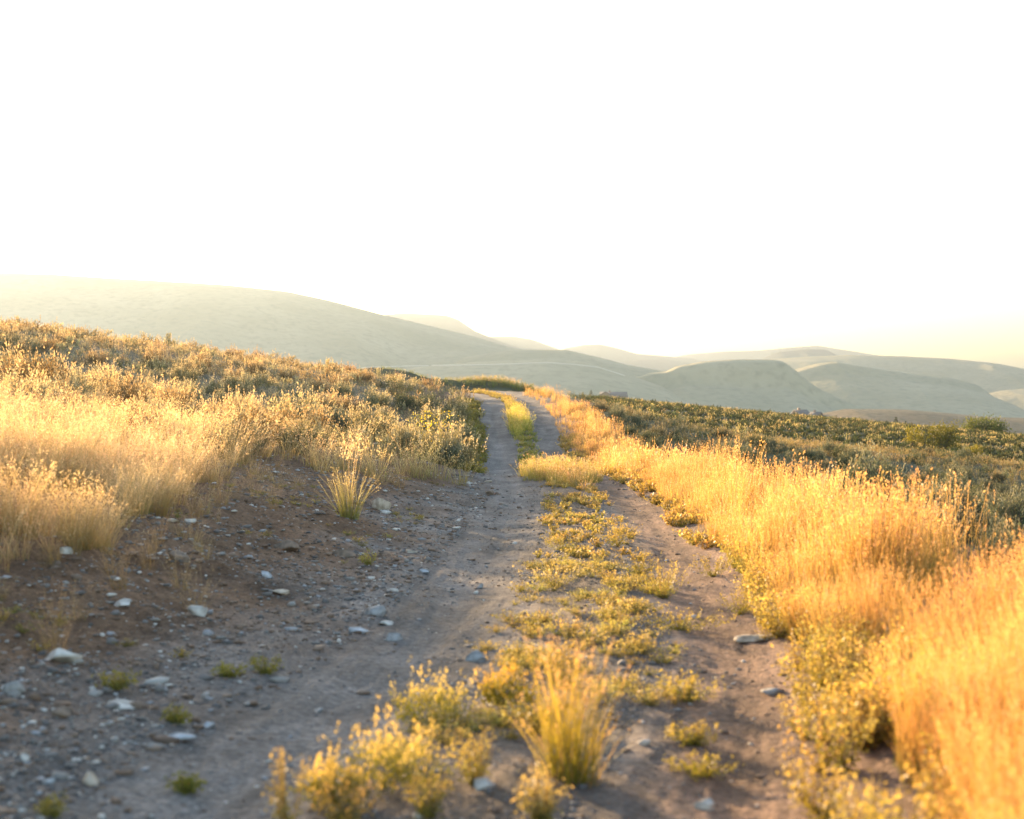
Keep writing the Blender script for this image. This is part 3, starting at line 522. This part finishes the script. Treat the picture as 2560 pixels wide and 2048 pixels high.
# plants that stand out, one by one: (kind, base px of the enlargement, height px, width px, label)
def solo_plant(name, Q, C, mat, u, v, label, cat_, group=None, stem=None):
    x, y, z = atd(u, v); o = link(name, soup_mesh(name, Q, C, mat), None, (x, y, z-.005)); tag(o, label, cat_, group); return o, (x, y, z)
def pxm(u, v): return .475*atd(u, v)[1]/FP
def plants():
    r = np.random.default_rng(23)
    m = pxm(1200, 1630)
    Q, C = cat(grass_tuft(r, 150, (300*m*.55, 318*m), .005, .08, .10, .16, 5, (.20,.21,.03), (.50,.37,.07), .5, .08, .005, 12, (.012,.006), (.60,.41,.22), .05, 0), grass_tuft(r, 90, (110*m, 250*m), .005, .10, .28, .5, 5, (.18,.18,.03), (.50,.36,.08), .3, .06, .006, 8, (.012,.005), (.6,.42,.2)), grass_tuft(r, 50, (60*m, 150*m), .005, .12, .5, .7, 4, (.30,.22,.10), (.45,.33,.15), 0))
    solo_plant("grass_tuft", Q, C, M_grass, 1200, 1640, "tall upright yellow-green grass tuft in the near median", "grass tuft")
    for u, v, hp_, wp, ns, lab, tc in (
        (820,1655,150,300,46,"wide pale-tipped leafy weed clump left of the tall grass tuft in the median",(.52,.46,.26)),
        (915,1525,130,200,32,"leafy weed clump with upright spikes at the left edge of the median",(.50,.46,.26)),
        (1065,1500,140,130,24,"orange-stemmed leafy weed just left of the tall grass tuft",(.50,.38,.14)),
        (605,1760,190,110,12,"sparse spiky weed at the bottom edge beside the left rut",(.54,.44,.26)),
        (1000,1650,120,120,14,"thin weed with open stems between the wide clump and the tall tuft",(.50,.44,.22)),
        (720,1740,90,150,16,"low seedy weed at the bottom edge of the picture right of the spiky weed",(.56,.38,.22)),
        (900,1720,100,110,12,"brownish small weed at the bottom in front of the wide pale clump",(.40,.32,.12)),
        (1140,1735,110,130,20,"pale flowering weed at the bottom edge below the tall grass tuft",(.60,.50,.32)),
        (700,1700,120,150,22,"leafy yellow weed between the spiky weed and the wide pale clump",(.54,.46,.24)),
        (1190,1450,90,120,18,"thin-stemmed weed just behind the tall grass tuft",(.56,.42,.22)),
        (1165,1235,45,170,24,"pale silvery mat of flowers at the left side of the median",(.70,.62,.44)),
        (1285,1300,35,90,12,"small cream-flowered mat in the middle of the median",(.70,.60,.40)),
        (1395,1260,80,130,22,"yellow-green weed clump at the right side of the median",(.50,.42,.16)),
        (1430,1325,40,230,24,"long low weed mat reaching into the right rut",(.52,.44,.18)),
        (1440,1475,55,200,22,"flat yellow-green weed mat beside the right rut",(.48,.42,.16)),
        (1460,1570,50,120,16,"small weed clump at the inner edge of the right rut",(.48,.40,.14)),
        (1475,1630,35,150,16,"dark low weed cushion near the bottom of the right rut",(.34,.30,.08)),
        (1180,1160,40,110,16,"small bright weed patch at the left edge of the median above the silvery mat",(.50,.44,.18)),
        (1300,1150,60,110,16,"golden weed clump in the middle of the median beyond the silvery mat",(.50,.40,.16)),
        (1345,1210,50,110,16,"weed clump in the median between the golden clump and the right rut",(.50,.42,.16)),
        (1340,1370,40,90,12,"small spreading weed in the median behind the tall grass tuft",(.56,.46,.26)),
        (560,1420,40,90,10,"small green weed on the shaded left side of the left rut",(.28,.30,.08)),
        (245,1450,40,100,12,"small green weed right of the big white rock",(.30,.30,.08)),
        (390,1668,30,80,12,"dark green weed cushion at the bottom of the left rut",(.16,.19,.04)),
        (370,1520,30,90,10,"low green weed behind the bluish slab",(.26,.28,.07)),
        (480,1425,25,90,10,"flat green weed on the stony ground left of the left rut",(.26,.28,.07)),
        (775,1190,28,45,8,"little bright green weed beside the dark slab on the left bank",(.40,.42,.10)),
        (110,1720,40,90,8,"small dull weed in the bottom left corner",(.30,.28,.10)),
        (1560,1295,60,110,14,"yellow-green weed at the foot of the right verge beside the grey flat stone",(.50,.42,.16)),
        (1500,1215,50,110,14,"low weed at the foot of the right verge beyond the right rut",(.50,.42,.16)),
        (1130,1545,60,90,10,"short weed at the foot of the tall grass tuft",(.42,.34,.12))):
        m = pxm(u, v)  # tips tinted gold below, low sunlight put into the leaf colour
        if hp_ >= 120 and wp >= 130: Q, C = sage(r, wp*m*.52, hp_*m*.62, 34, 46, (.019,.008), (.19,.18,.03), tuple(np.array(tc)*(1.08,.92,.62)), int(wp*.22), hp_*m*.42)
        else: Q, C = weed(r, wp*m*.54, hp_*m*1.08, int(ns*1.8), 26, (.017,.008), (.17,.17,.035), tuple(np.array(tc)*(1.05,.93,.72)), .45)
        solo_plant("weed", Q, C, M_green, u, v, lab, "weed")
    # lone tuft on the bank
    m = pxm(735, 1092)
    Q, C = cat(grass_tuft(r, 110, (80*m, 115*m), .008, .10, .28, .35, 4, (.20,.22,.06), (.44,.38,.20), .5, .06, .01, 5, (.02,.008), (.5,.42,.24)),
               grass_tuft(r, 14, (150*m, 190*m), .007, .03, .05, .08, 4, (.34,.28,.12), (.66,.50,.30), 1, .22, .03, 26, (.026,.010), (.74,.56,.36), .12, 0))
    solo_plant("grass_tuft", Q, C, M_grass, 735, 1092, "lone dry tuft with one tall pale plume on the bare left bank", "grass tuft")
    m = pxm(350, 1085)
    for u, v, h_, lab in ((330,1085,120,"pale feathery grass clump leaning right at the edge of the left bank"), (500,975,110,"pale silvery grass clump leaning right on the left hillside edge"), (160,1150,150,"dense orange-lit grass bush at the left edge of the bank"), (40,1130,170,"dense grass clump at the far left edge of the picture"), (540,1000,90,"thin upright pale grass stalks beside the silvery clump")):
        m = pxm(u, v); lean = .55 if "lean" in lab else .12
        Q, C = grass_tuft(r, 150 if "stalks" not in lab else 30, (h_*m*.6, h_*m), .005, h_*m*.22, .28, .35, 4, (.26,.19,.07), (.62,.48,.27), .6, h_*m*.22, .02, 8, (.018,.007), (.72,.54,.33), lean, .0)
        solo_plant("grass_tuft", Q, C, M_grass, u, v, lab, "grass tuft")
    # yellow flowering plant and the notable sagebrush at the bend
    m = pxm(905, 955)
    Q, C = cat(weed(r, 55*m, 85*m, 34, 18, (.05,.02), (.12,.16,.04), (.30,.32,.06), .3), leaves(np.stack([r.normal(0, 20*m, 260), r.normal(0, 16*m, 260), r.uniform(30, 92, 260)*m], 1), r.normal(size=(260, 3)), .04, .03, r, (.78,.60,.03)))
    solo_plant("flowering_plant", Q, C, M_green, 905, 965, "green plant dotted with yellow flowers at the foot of the left hillside", "flowering plant")
    for u, v, wp, hp_, kk, lab in ((905,876,110,62,1,"large dark rounded sagebrush at the end of the left hillside beside the bend"), (850,862,60,45,1,"smaller dark sagebrush left of the large one near the bend"), (975,950,60,75,0,"grey sagebrush leaning over the left rut"), (880,935,140,65,0,"broad pale-topped sagebrush behind the yellow flowers"), (945,985,70,60,0,"greyish sagebrush at the corner where the bare bank meets the left rut"), (925,905,130,50,0,"wide silvery sagebrush below the large dark one"), (705,925,90,70,0,"tall silvery-green sagebrush on the left hillside edge")):
        m = pxm(u, v); nm, c, tcol = SG[kk]
        Q, C = sage(r, wp*m*.5, hp_*m, 46, 60, (.055,.02), c, tcol, 60 if kk != 1 else 25, .2)
        o, p = solo_plant("sagebrush", Q, C, M_sage, u, v, lab, "shrub"); link("stem", stems_mesh(r, wp*m*.4, hp_*m*.9, 12, .02), o)
plants()

# ---------------------------------------------------------------- rocks and gravel
def ico(sub):
    t = (1+5**.5)/2; V = [(-1,t,0),(1,t,0),(-1,-t,0),(1,-t,0),(0,-1,t),(0,1,t),(0,-1,-t),(0,1,-t),(t,0,-1),(t,0,1),(-t,0,-1),(-t,0,1)]
    V = [np.array(v)/math.sqrt(1+t*t) for v in V]
    F = [(0,11,5),(0,5,1),(0,1,7),(0,7,10),(0,10,11),(1,5,9),(5,11,4),(11,10,2),(10,7,6),(7,1,8),(3,9,4),(3,4,2),(3,2,6),(3,6,8),(3,8,9),(4,9,5),(2,4,11),(6,2,10),(8,6,7),(9,8,1)]
    for _ in range(sub):
        c = {}; F2 = []
        def mid(a, b):
            k = (min(a, b), max(a, b))
            if k not in c: m = V[a]+V[b]; V.append(m/np.linalg.norm(m)); c[k] = len(V)-1
            return c[k]
        for a, b, d in F: x, y, z = mid(a, b), mid(b, d), mid(d, a); F2 += [(a,x,z),(b,y,x),(d,z,y),(x,y,z)]
        F = F2
    return np.array(V), np.array(F)
def rock_shape(r, sub, flat=.5):
    V, F = ico(sub); V = V.copy()
    for _ in range(12):                                  # chop planes off for broken faces
        nrm = unit(r.normal(size=3)); dd = r.uniform(.42, .8); h = V@nrm; V = V-np.where(h > dd, h-dd, 0)[:, None]*nrm
    V = V*(1+.04*np.sin(V@r.normal(size=3)*4)[:, None])+r.normal(size=V.shape)*.015; V[:, 2] *= flat; return V, F
def rocks():
    r = np.random.default_rng(31)
    MW = mat_rock("white_rock", (.28,.25,.22), (.58,.55,.50)); MG = mat_rock("grey_rock", (.13,.125,.12), (.34,.33,.32)); MT = mat_rock("tan_rock", (.26,.20,.14), (.50,.42,.33)); MB = mat_rock("brown_rock", (.10,.075,.055), (.24,.17,.12)); MS = mat_rock("blue_grey_rock", (.22,.235,.25), (.46,.48,.51))
    for u, v, w, hp_, mt, lab in (
        (118,1395,88,36,MW,"large flat white rock on the left bank, the biggest rock in view"),
        (188,1655,56,30,MT,"tan flat rock near the bottom left corner"),
        (372,1562,62,22,MS,"bluish flat slab on the near left side of the left rut"),
        (415,1298,38,28,MW,"rounded white rock in the middle of the bare left bank"),
        (258,1278,46,16,MW,"thin white slab lying on the upper left bank"),
        (135,1168,28,22,MW,"white stone under the dense orange-lit grass bush"),
        (797,1074,46,26,MT,"grey-tan boulder right of the lone plumed tuft"),
        (811,1083,26,9,MW,"white chip lying in front of the grey-tan boulder"),
        (1030,1042,20,13,MB,"small dark brown rock at the left rut where it starts to rise"),
        (600,1160,46,24,MB,"brown rock on the left bank below the lone plumed tuft"),
        (722,1172,62,22,MB,"long dark slab tilted on the left bank"),
        (785,1298,46,24,MG,"grey rock with a pale top between the bank and the left rut"),
        (757,1334,40,16,MS,"pale bluish stone beside the grey rock"),
        (828,1348,46,22,MG,"dark grey rounded stone at the left edge of the left rut"),
        (812,1317,32,10,MW,"small white chip above the dark grey rounded stone"),
        (866,1166,24,9,MW,"small white chip beside the left rut, level with the long dark slab"),
        (894,1208,24,9,MS,"white-blue chip just left of the left rut"),
        (247,1490,66,16,MW,"cluster-like broken white slab left of the left rut"),
        (440,1534,28,12,MS,"small pale stone above the bluish flat slab"),
        (122,1510,52,26,MB,"brown rock below the big white rock"),
        (28,1465,44,28,MG,"grey rock at the left edge of the picture below the big white rock"),
        (360,1098,34,9,MT,"thin tan sliver of rock under the feathery grass clump"),
        (400,1104,34,9,MW,"pale sliver of rock right of the tan sliver"),
        (1021,1660,46,34,MW,"pinkish white rock in the median left of the tall grass tuft"),
        (1000,1392,46,24,MG,"grey rock at the left edge of the median"),
        (1486,1706,44,30,MW,"white rounded rock near the bottom between median and right rut"),
        (1360,1572,32,14,MW,"flat white stone at the right side of the median"),
        (1600,1352,84,18,MT,"flat tan-grey slab at the outer edge of the right rut"),
        (1625,1466,60,16,MG,"low grey stone on the outer side of the right rut"),
        (1310,1212,20,8,MG,"small grey stone in the middle of the median"),
        (1028,1016,16,8,MT,"small tan stone at the left rut before the rise"),
        (988,1020,12,8,MW,"tiny white stone left of the tan one before the rise"),
        (50,1605,24,16,MW,"small white stone at the lower left edge"),
        (100,1650,30,14,MS,"bluish stone left of the tan flat rock"),
        (590,1255,50,12,MT,"flat tan stone on the bank above the dark grey rounded stone"),
        (560,1215,26,16,MS,"small bluish stone in the middle of the bare bank"),
        (670,1500,22,10,MG,"small grey stone in the smooth left rut"),
        (1010,1240,24,10,MG,"small grey stone at the inner edge of the left rut"),
        (960,1115,22,8,MW,"small white chip in the left rut beyond the others"),
        (370,1180,44,22,MB,"half-buried brown rock at the top of the bare bank"),
        (700,1660,30,14,MG,"grey stone at the left rut's inner edge near the bottom"),
        (1690,1560,30,12,MB,"dark little stone at the foot of the near right verge")):
        x, y, z = atd(u, v); m = .475*y/FP; V, F = rock_shape(r, 2, 1.0); V = V*np.array((w*m*.62, w*m*.5*r.uniform(.8, 1.2), hp_*m*.72)); a = r.normal(0, .5); c, s = math.cos(a), math.sin(a); V = V@np.array(((c, s, 0), (-s, c, 0), (0, 0, 1)))
        V[:, 2] += V[:, 0]*r.normal(0, .12); o = link("rock", mesh_np("rock", V, F, mt), None, (x, y+.5*w*m*.5, height(x, y+.25*w*m)+hp_*m*.22)); tag(o, lab, "rock")
    # gravel
    T = [rock_shape(r, 0, r.uniform(.35, .7)) for _ in range(8)]; n = 120000
    y = 3.2*np.exp(r.random(n)**.8*math.log(40/3.2)); x = r.uniform(-1, 1, n)*(.4*y+.5); d = pathdist(x, y)
    stony = fbm(x*.9, y*.9+50)
    dens = np.where(d < -1.35, 1.25, np.where(d < -.5, .28, np.where(d < .5, .6, np.where(d < 1.45, .16, .25))))*(.35+1.2*sstep(stony, .35, .65))
    k = (r.random(n) < dens) & (d < 2.0) & (d > -7) & inframe(x, y, 60) & ~(in_left_veg(x, y) & (r.random(n) < .8)); x, y, d = x[k], y[k], d[k]
    s = .0068*np.exp(r.normal(0, .62, len(x)))*(.65+.055*y)*np.where(d < -1.35, 1.3, .85); s = np.clip(s, .004, .05); z = height(x, y); Vs = []; Fs = []; Cs = []; off = 0; ti = r.integers(0, 8, len(x))
    pal = np.array([(.17,.155,.145),(.11,.10,.095),(.26,.24,.22),(.50,.47,.43),(.14,.09,.06),(.20,.14,.10),(.30,.30,.31)]); pc = pal[r.choice(7, len(x), p=(.20,.17,.10,.06,.24,.18,.05))]
    for q, (V, F) in enumerate(T):
        m = np.nonzero(ti == q)[0]; a = r.uniform(0, 6.28, len(m)); ca, sa = np.cos(a)[:, None], np.sin(a)[:, None]; sx = s[m][:, None]*r.uniform(.7, 1.7, (len(m), 1)); sy = s[m][:, None]
        vx = V[None, :, 0]*sx; vy = V[None, :, 1]*sy; A = np.stack([vx*ca-vy*sa+x[m][:, None], vx*sa+vy*ca+y[m][:, None], V[None, :, 2]*s[m][:, None]+z[m][:, None]+s[m][:, None]*.15], -1)
        Vs.append(A.reshape(-1, 3)); Fs.append((F[None]+(np.arange(len(m))*len(V))[:, None, None]+off).reshape(-1, 3)); Cs.append(np.repeat(pc[m]*r.uniform(.8, 1.2, (len(m), 1)), len(V), 0)); off += len(m)*len(V)
    tag(link("gravel", mesh_np("gravel", np.concatenate(Vs), np.concatenate(Fs), M_stone, np.concatenate(Cs))), "loose pebbles and stone chips scattered over the track and left bank", "gravel", kind="stuff"); print("gravel", len(x))
rocks()

# ---------------------------------------------------------------- trees and bushes beyond the fields
def tube(P, rad, k=6):
    V = []; F = []
    for i, p in enumerate(P):
        for j in range(k): V.append((p[0]+math.cos(j*6.2832/k)*rad[i], p[1]+math.sin(j*6.2832/k)*rad[i], p[2]))
    for i in range(len(P)-1):
        for j in range(k): F.append((i*k+j, i*k+(j+1) % k, (i+1)*k+(j+1) % k, (i+1)*k+j))
    return V, F
M_trunk = mat_plain("trunk_bark", (.10,.075,.05), .9)
def trunk_obj(parts, parent):
    V = []; F = []
    for v, f in parts: F += [tuple(a+len(V) for a in q) for q in f]; V += v
    link("trunk", mesh_np("trunk", V, F, M_trunk), parent)
def bush_tree(x, y, R, Hh, n, ls, col, tipc, label, seed, name="bush", cat_="bush", trunk=True, zb=None, loose=.1, rx_=1.0):
    r = np.random.default_rng(seed); z = float(height(x, y)) if zb is None else zb; root = empty(name, (x, y, z)); tag(root, label, cat_)
    nb = 40; a = r.uniform(0, 6.28, nb); el = np.arcsin(r.uniform(.05, 1, nb)); q = r.uniform(.72, 1.05, nb); e = np.stack([np.cos(a)*np.cos(el)*R*q*rx_, np.sin(a)*np.cos(el)*R*q*.8, np.sin(el)*Hh*q*.92], 1)
    i = r.integers(0, nb, n); t = r.random((n, 1))**.5; c = e[i]*(.35+.65*t)+r.normal(size=(n, 3))*R*loose; c[:, 2] = np.abs(c[:, 2])+.05; d = unit(e[i]+r.normal(size=(n, 3))*R*.6+np.array([0, 0, Hh*.3]))
    bc = np.asarray(col)*(1+r.uniform(-.25, .25, (nb, 1)))[i]; hh = np.clip(c[:, 2:]/Hh, 0, 1); cc = bc+(np.asarray(tipc)-bc)*hh*.5
    Q, C = leaves(c, d, ls*r.uniform(.6, 1.4, n), ls*.5, r, cc, .2); link("crown", soup_mesh("crown", Q, C, M_tree), root)
    P = [tube([(0, 0, -.3), (e[j][0]*.3, e[j][1]*.3, e[j][2]*.35), (e[j][0]*.75, e[j][1]*.75, e[j][2]*.75)], [R*.035, R*.025, R*.01]) for j in range(10)]
    trunk_obj(P, root); return root
def pt(u, y): return (u-W2)/FP*y
GRN = (.085,.105,.02); YEL = (.19,.19,.025)
bush_tree(pt(984, 172), 172, 3.8, 3.4, 8000, .26, (.06,.08,.016), YEL, "big rounded dark green bush standing beyond the farther field at the right", 41, "bush", "bush", zb=float(height(pt(985,160), 160))-.75, rx_=1.0)
bush_tree(pt(944, 98), 98, 1.3, 2.5, 3200, .12, (.11,.11,.015), (.30,.25,.02), "middle and largest of the three olive-yellow bushes between the two right fields", 42, loose=.13)
bush_tree(pt(914, 100), 100, .75, 1.75, 900, .12, (.18,.16,.02), (.40,.33,.04), "left one of the three olive-yellow bushes between the two right fields", 43, loose=.14)
bush_tree(pt(974, 92), 92, .7, .95, 700, .12, (.18,.16,.02), (.40,.33,.04), "right and lowest of the three olive-yellow bushes between the two right fields", 44, loose=.14)
bush_tree(pt(855, 190), 190, 1.4, 1.2, 700, .24, (.14,.14,.03), (.28,.25,.05), "low olive bush peeping over the farther field left of the big rounded bush", 45, zb=float(height(pt(855,150), 150))-1.1+.45)
def conifer(x, y, z, Hh, R, n, label, seed, group=None, col=(.045,.06,.03)):
    r = np.random.default_rng(seed); root = empty("pine_tree", (x, y, z)); tag(root, label, "pine tree", group)
    t = r.random(n)**1.4; ring = np.floor(t*11)/11; t = ring+r.random(n)*.06; a = r.uniform(0, 6.28, n); rad = R*(1-t)**.85*r.uniform(.35, 1.08, n)
    c = np.stack([np.cos(a)*rad, np.sin(a)*rad, Hh*(.1+.9*t)-rad*.25], 1); d = np.stack([np.cos(a), np.sin(a), -.25+0*a], 1)+r.normal(size=(n, 3))*.25
    Q, C = leaves(c, d, Hh*.11*r.uniform(.6, 1.3, n), Hh*.045, r, col, .3); link("crown", soup_mesh("crown", Q, C, M_tree), root)
    trunk_obj([tube([(0, 0, -1), (0, 0, Hh*.5), (0, 0, Hh*.97)], [Hh*.022, Hh*.014, Hh*.003])], root)
def ztop(v, y): return CZ+(HZ-v)/FP*y
for u, y, vt, Hh, lab in ((896, 300, 416.5, 4.6, "tallest of the three conifers rising behind the farther field"), (887, 310, 420.5, 3.2, "small conifer left of the tallest one behind the farther field"), (905.5, 310, 420.8, 3.2, "small conifer right of the tallest one behind the farther field"), (591, 640, 389.5, 6.5, "lone round-topped conifer left of the long ranch house")):
    x = pt(u, y); conifer(x, y, ztop(vt, y)-Hh, Hh, Hh*.24 if y < 600 else Hh*.38, 420, lab, int(u), col=(.06,.07,.03))
gx, gz, gu, gd = g_ridge; r_ = np.random.default_rng(77)
for i in range(17):
    u = 770+39*((i+.5)/17)**1.0+r_.uniform(-1, 1); zc = float(np.interp(u, gu, gz)); Hh = r_.uniform(7, 14)
    conifer(pt(u, 3400), 3400-r_.uniform(0, 20), zc-1.0, Hh, Hh*.26, 60, "tiny hazy pine on the skyline of the far wooded hilltop", 200+i, "pines on the far hilltop", (.05,.06,.04))
for u, y, vt, R, Hh, lab in ((1011, 560, 433.5, 2.6, 3.8, "small round tree in the valley just right of the big rounded bush"), (1019, 600, 434, 2.4, 3.6, "small round tree in the valley at the right edge of the picture"), (1029, 620, 433, 3, 4, "round valley tree at the very edge beyond the right field")):
    bush_tree(pt(u, y), y, R, Hh, 500, .5, (.09,.10,.03), (.2,.19,.06), lab, int(u), "tree", "tree", zb=ztop(vt, y)-Hh)

# ---------------------------------------------------------------- ranch houses
M_roofg = mat_plain("slate_roof", (.115,.11,.115), .9); M_wallb = mat_plain("timber_wall", (.24,.17,.11)); M_glass = mat_plain("window_glass", (.04,.045,.05), .5); M_white = mat_plain("tan_paint", (.3,.24,.18)); M_brick = mat_plain("chimney_brick", (.3,.2,.15))
def boxv(x0, x1, y0, y1, z0, z1):
    V = [(x0,y0,z0),(x1,y0,z0),(x1,y1,z0),(x0,y1,z0),(x0,y0,z1),(x1,y0,z1),(x1,y1,z1),(x0,y1,z1)]; return V, [(0,3,2,1),(4,5,6,7),(0,1,5,4),(1,2,6,5),(2,3,7,6),(3,0,4,7)]
def box_obj(name, mat, parent, *b):
    V, F = boxv(*b); return link(name, mesh_np(name, V, F, mat), parent)
def gable(x0, x1, y0, y1, z0, z1, ov=.5, th=.25, alongx=True):
    """roof slabs over a ridge"""
    ym = (y0+y1)/2; P = [(y0-ov, z0-ov*(z1-z0)/(ym-y0)), (ym, z1), (y1+ov, z0-ov*(z1-z0)/(ym-y0))]; V = []
    for x in (x0-ov, x1+ov):
        for (a, z) in P: V += [(x, a, z), (x, a, z+th)]
    if not alongx: V = [(b-ym+(x0+x1)/2 if False else b, a, z) for a, b, z in V]
    F = [(1,3,9,7),(3,5,11,9),(0,6,8,2),(2,8,10,4),(0,2,3,1),(2,4,5,3),(6,7,9,8),(8,9,11,10),(0,1,7,6),(4,10,11,5)]; return V, F
def gwall(x0, x1, y0, y1, z0, ze, zr):
    ym = (y0+y1)/2; V = [(x0,y0,z0),(x0,y1,z0),(x0,y1,ze),(x0,ym,zr),(x0,y0,ze),(x1,y0,z0),(x1,y1,z0),(x1,y1,ze),(x1,ym,zr),(x1,y0,ze)]
    me = bpy.data.meshes.new("wall"); me.from_pydata(V, [], [(0,1,2,3,4),(9,8,7,6,5),(0,5,6,1),(0,4,9,5),(1,6,7,2)]); return me
def house(u0, u1, y, v_ridge, label, rz=0.0, depth=9, wallh=2.8, roofh=2.2, wing=False, base=3.5):
    x0, x1 = pt(u0, y), pt(u1, y); L = x1-x0; root = empty("ranch_house", ((x0+x1)/2, y, ztop(v_ridge, y)-wallh-roofh), rz); tag(root, label, "house"); h = L/2; D = depth/2
    me = gwall(-h, h, -D, D, -base, wallh, wallh+roofh*.96); me.materials.append(M_wallb); link("wall", me, root)
    V, F = gable(-h, h, -D, D, wallh, wallh+roofh); rf = link("roof", mesh_np("roof", V, F, M_roofg), root)
    box_obj("chimney", M_brick, rf, -h*.3-.4, -h*.3+.4, -.4, .4, wallh+roofh*.6, wallh+roofh+.9)
    for k in range(max(2, int(L/3.2))):
        cx_ = -h+1.4+k*(L-2.8)/max(1, int(L/3.2)-1); w = box_obj("window", M_white, root, cx_-.65, cx_+.65, -D-.06, -D+.02, .9, 2.1); box_obj("pane", M_glass, w, cx_-.55, cx_+.55, -D-.09, -D-.062, 1.0, 2.0)
    if wing:
        wl = gwall(-D*.6, D*.6, -3.3, 3.3, -base, wallh, wallh+roofh*.98); wl.materials.append(M_wallb); o = link("wing", wl, root, (-h+1.5, -D-.2, .12)); o.rotation_euler.z = math.radians(90)
        V, F = gable(-D*.6, D*.6, -3.3, 3.3, wallh, wallh+roofh, th=.2); q = link("roof", mesh_np("roof", V, F, M_roofg), o)
    return root
house(601, 626, 640, 392.3, "long low ranch house with grey roof on the rise beyond the farther field", 0, wing=True, wallh=2.6, roofh=1.9)
house(795, 806, 520, 410.2, "small blue-grey roofed house half hidden behind the farther field", .2, depth=7, wallh=2.4, roofh=1.6)
house(812, 820, 500, 412.4, "little brown cabin right of the small blue-grey roofed house", -.5, depth=6, wallh=2.4, roofh=1.3)
house(1003, 1009, 420, 433.5, "tiny cabin behind the right end of the big rounded bush", .3, depth=5, wallh=2.2, roofh=1.2)

# ---------------------------------------------------------------- haze
def haze():
    V, F = boxv(-9000, 9000, -400, 9500, -85, 290); me = mesh_np("haze", V, F, bpy.data.materials.new("haze_air")); m = me.materials[0]; n, l = nodes(m); n.clear(); out = n.new("ShaderNodeOutputMaterial")
    p = n.new("ShaderNodeVolumePrincipled"); p.inputs['Color'].default_value = (.188, .232, .285, 1); p.inputs['Density'].default_value = .0003; p.inputs['Anisotropy'].default_value = .58
    l.new(p.outputs[0], out.inputs['Volume']); tag(link("haze", me), "pale evening haze filling the air over the valley", "haze", kind="stuff")
haze()
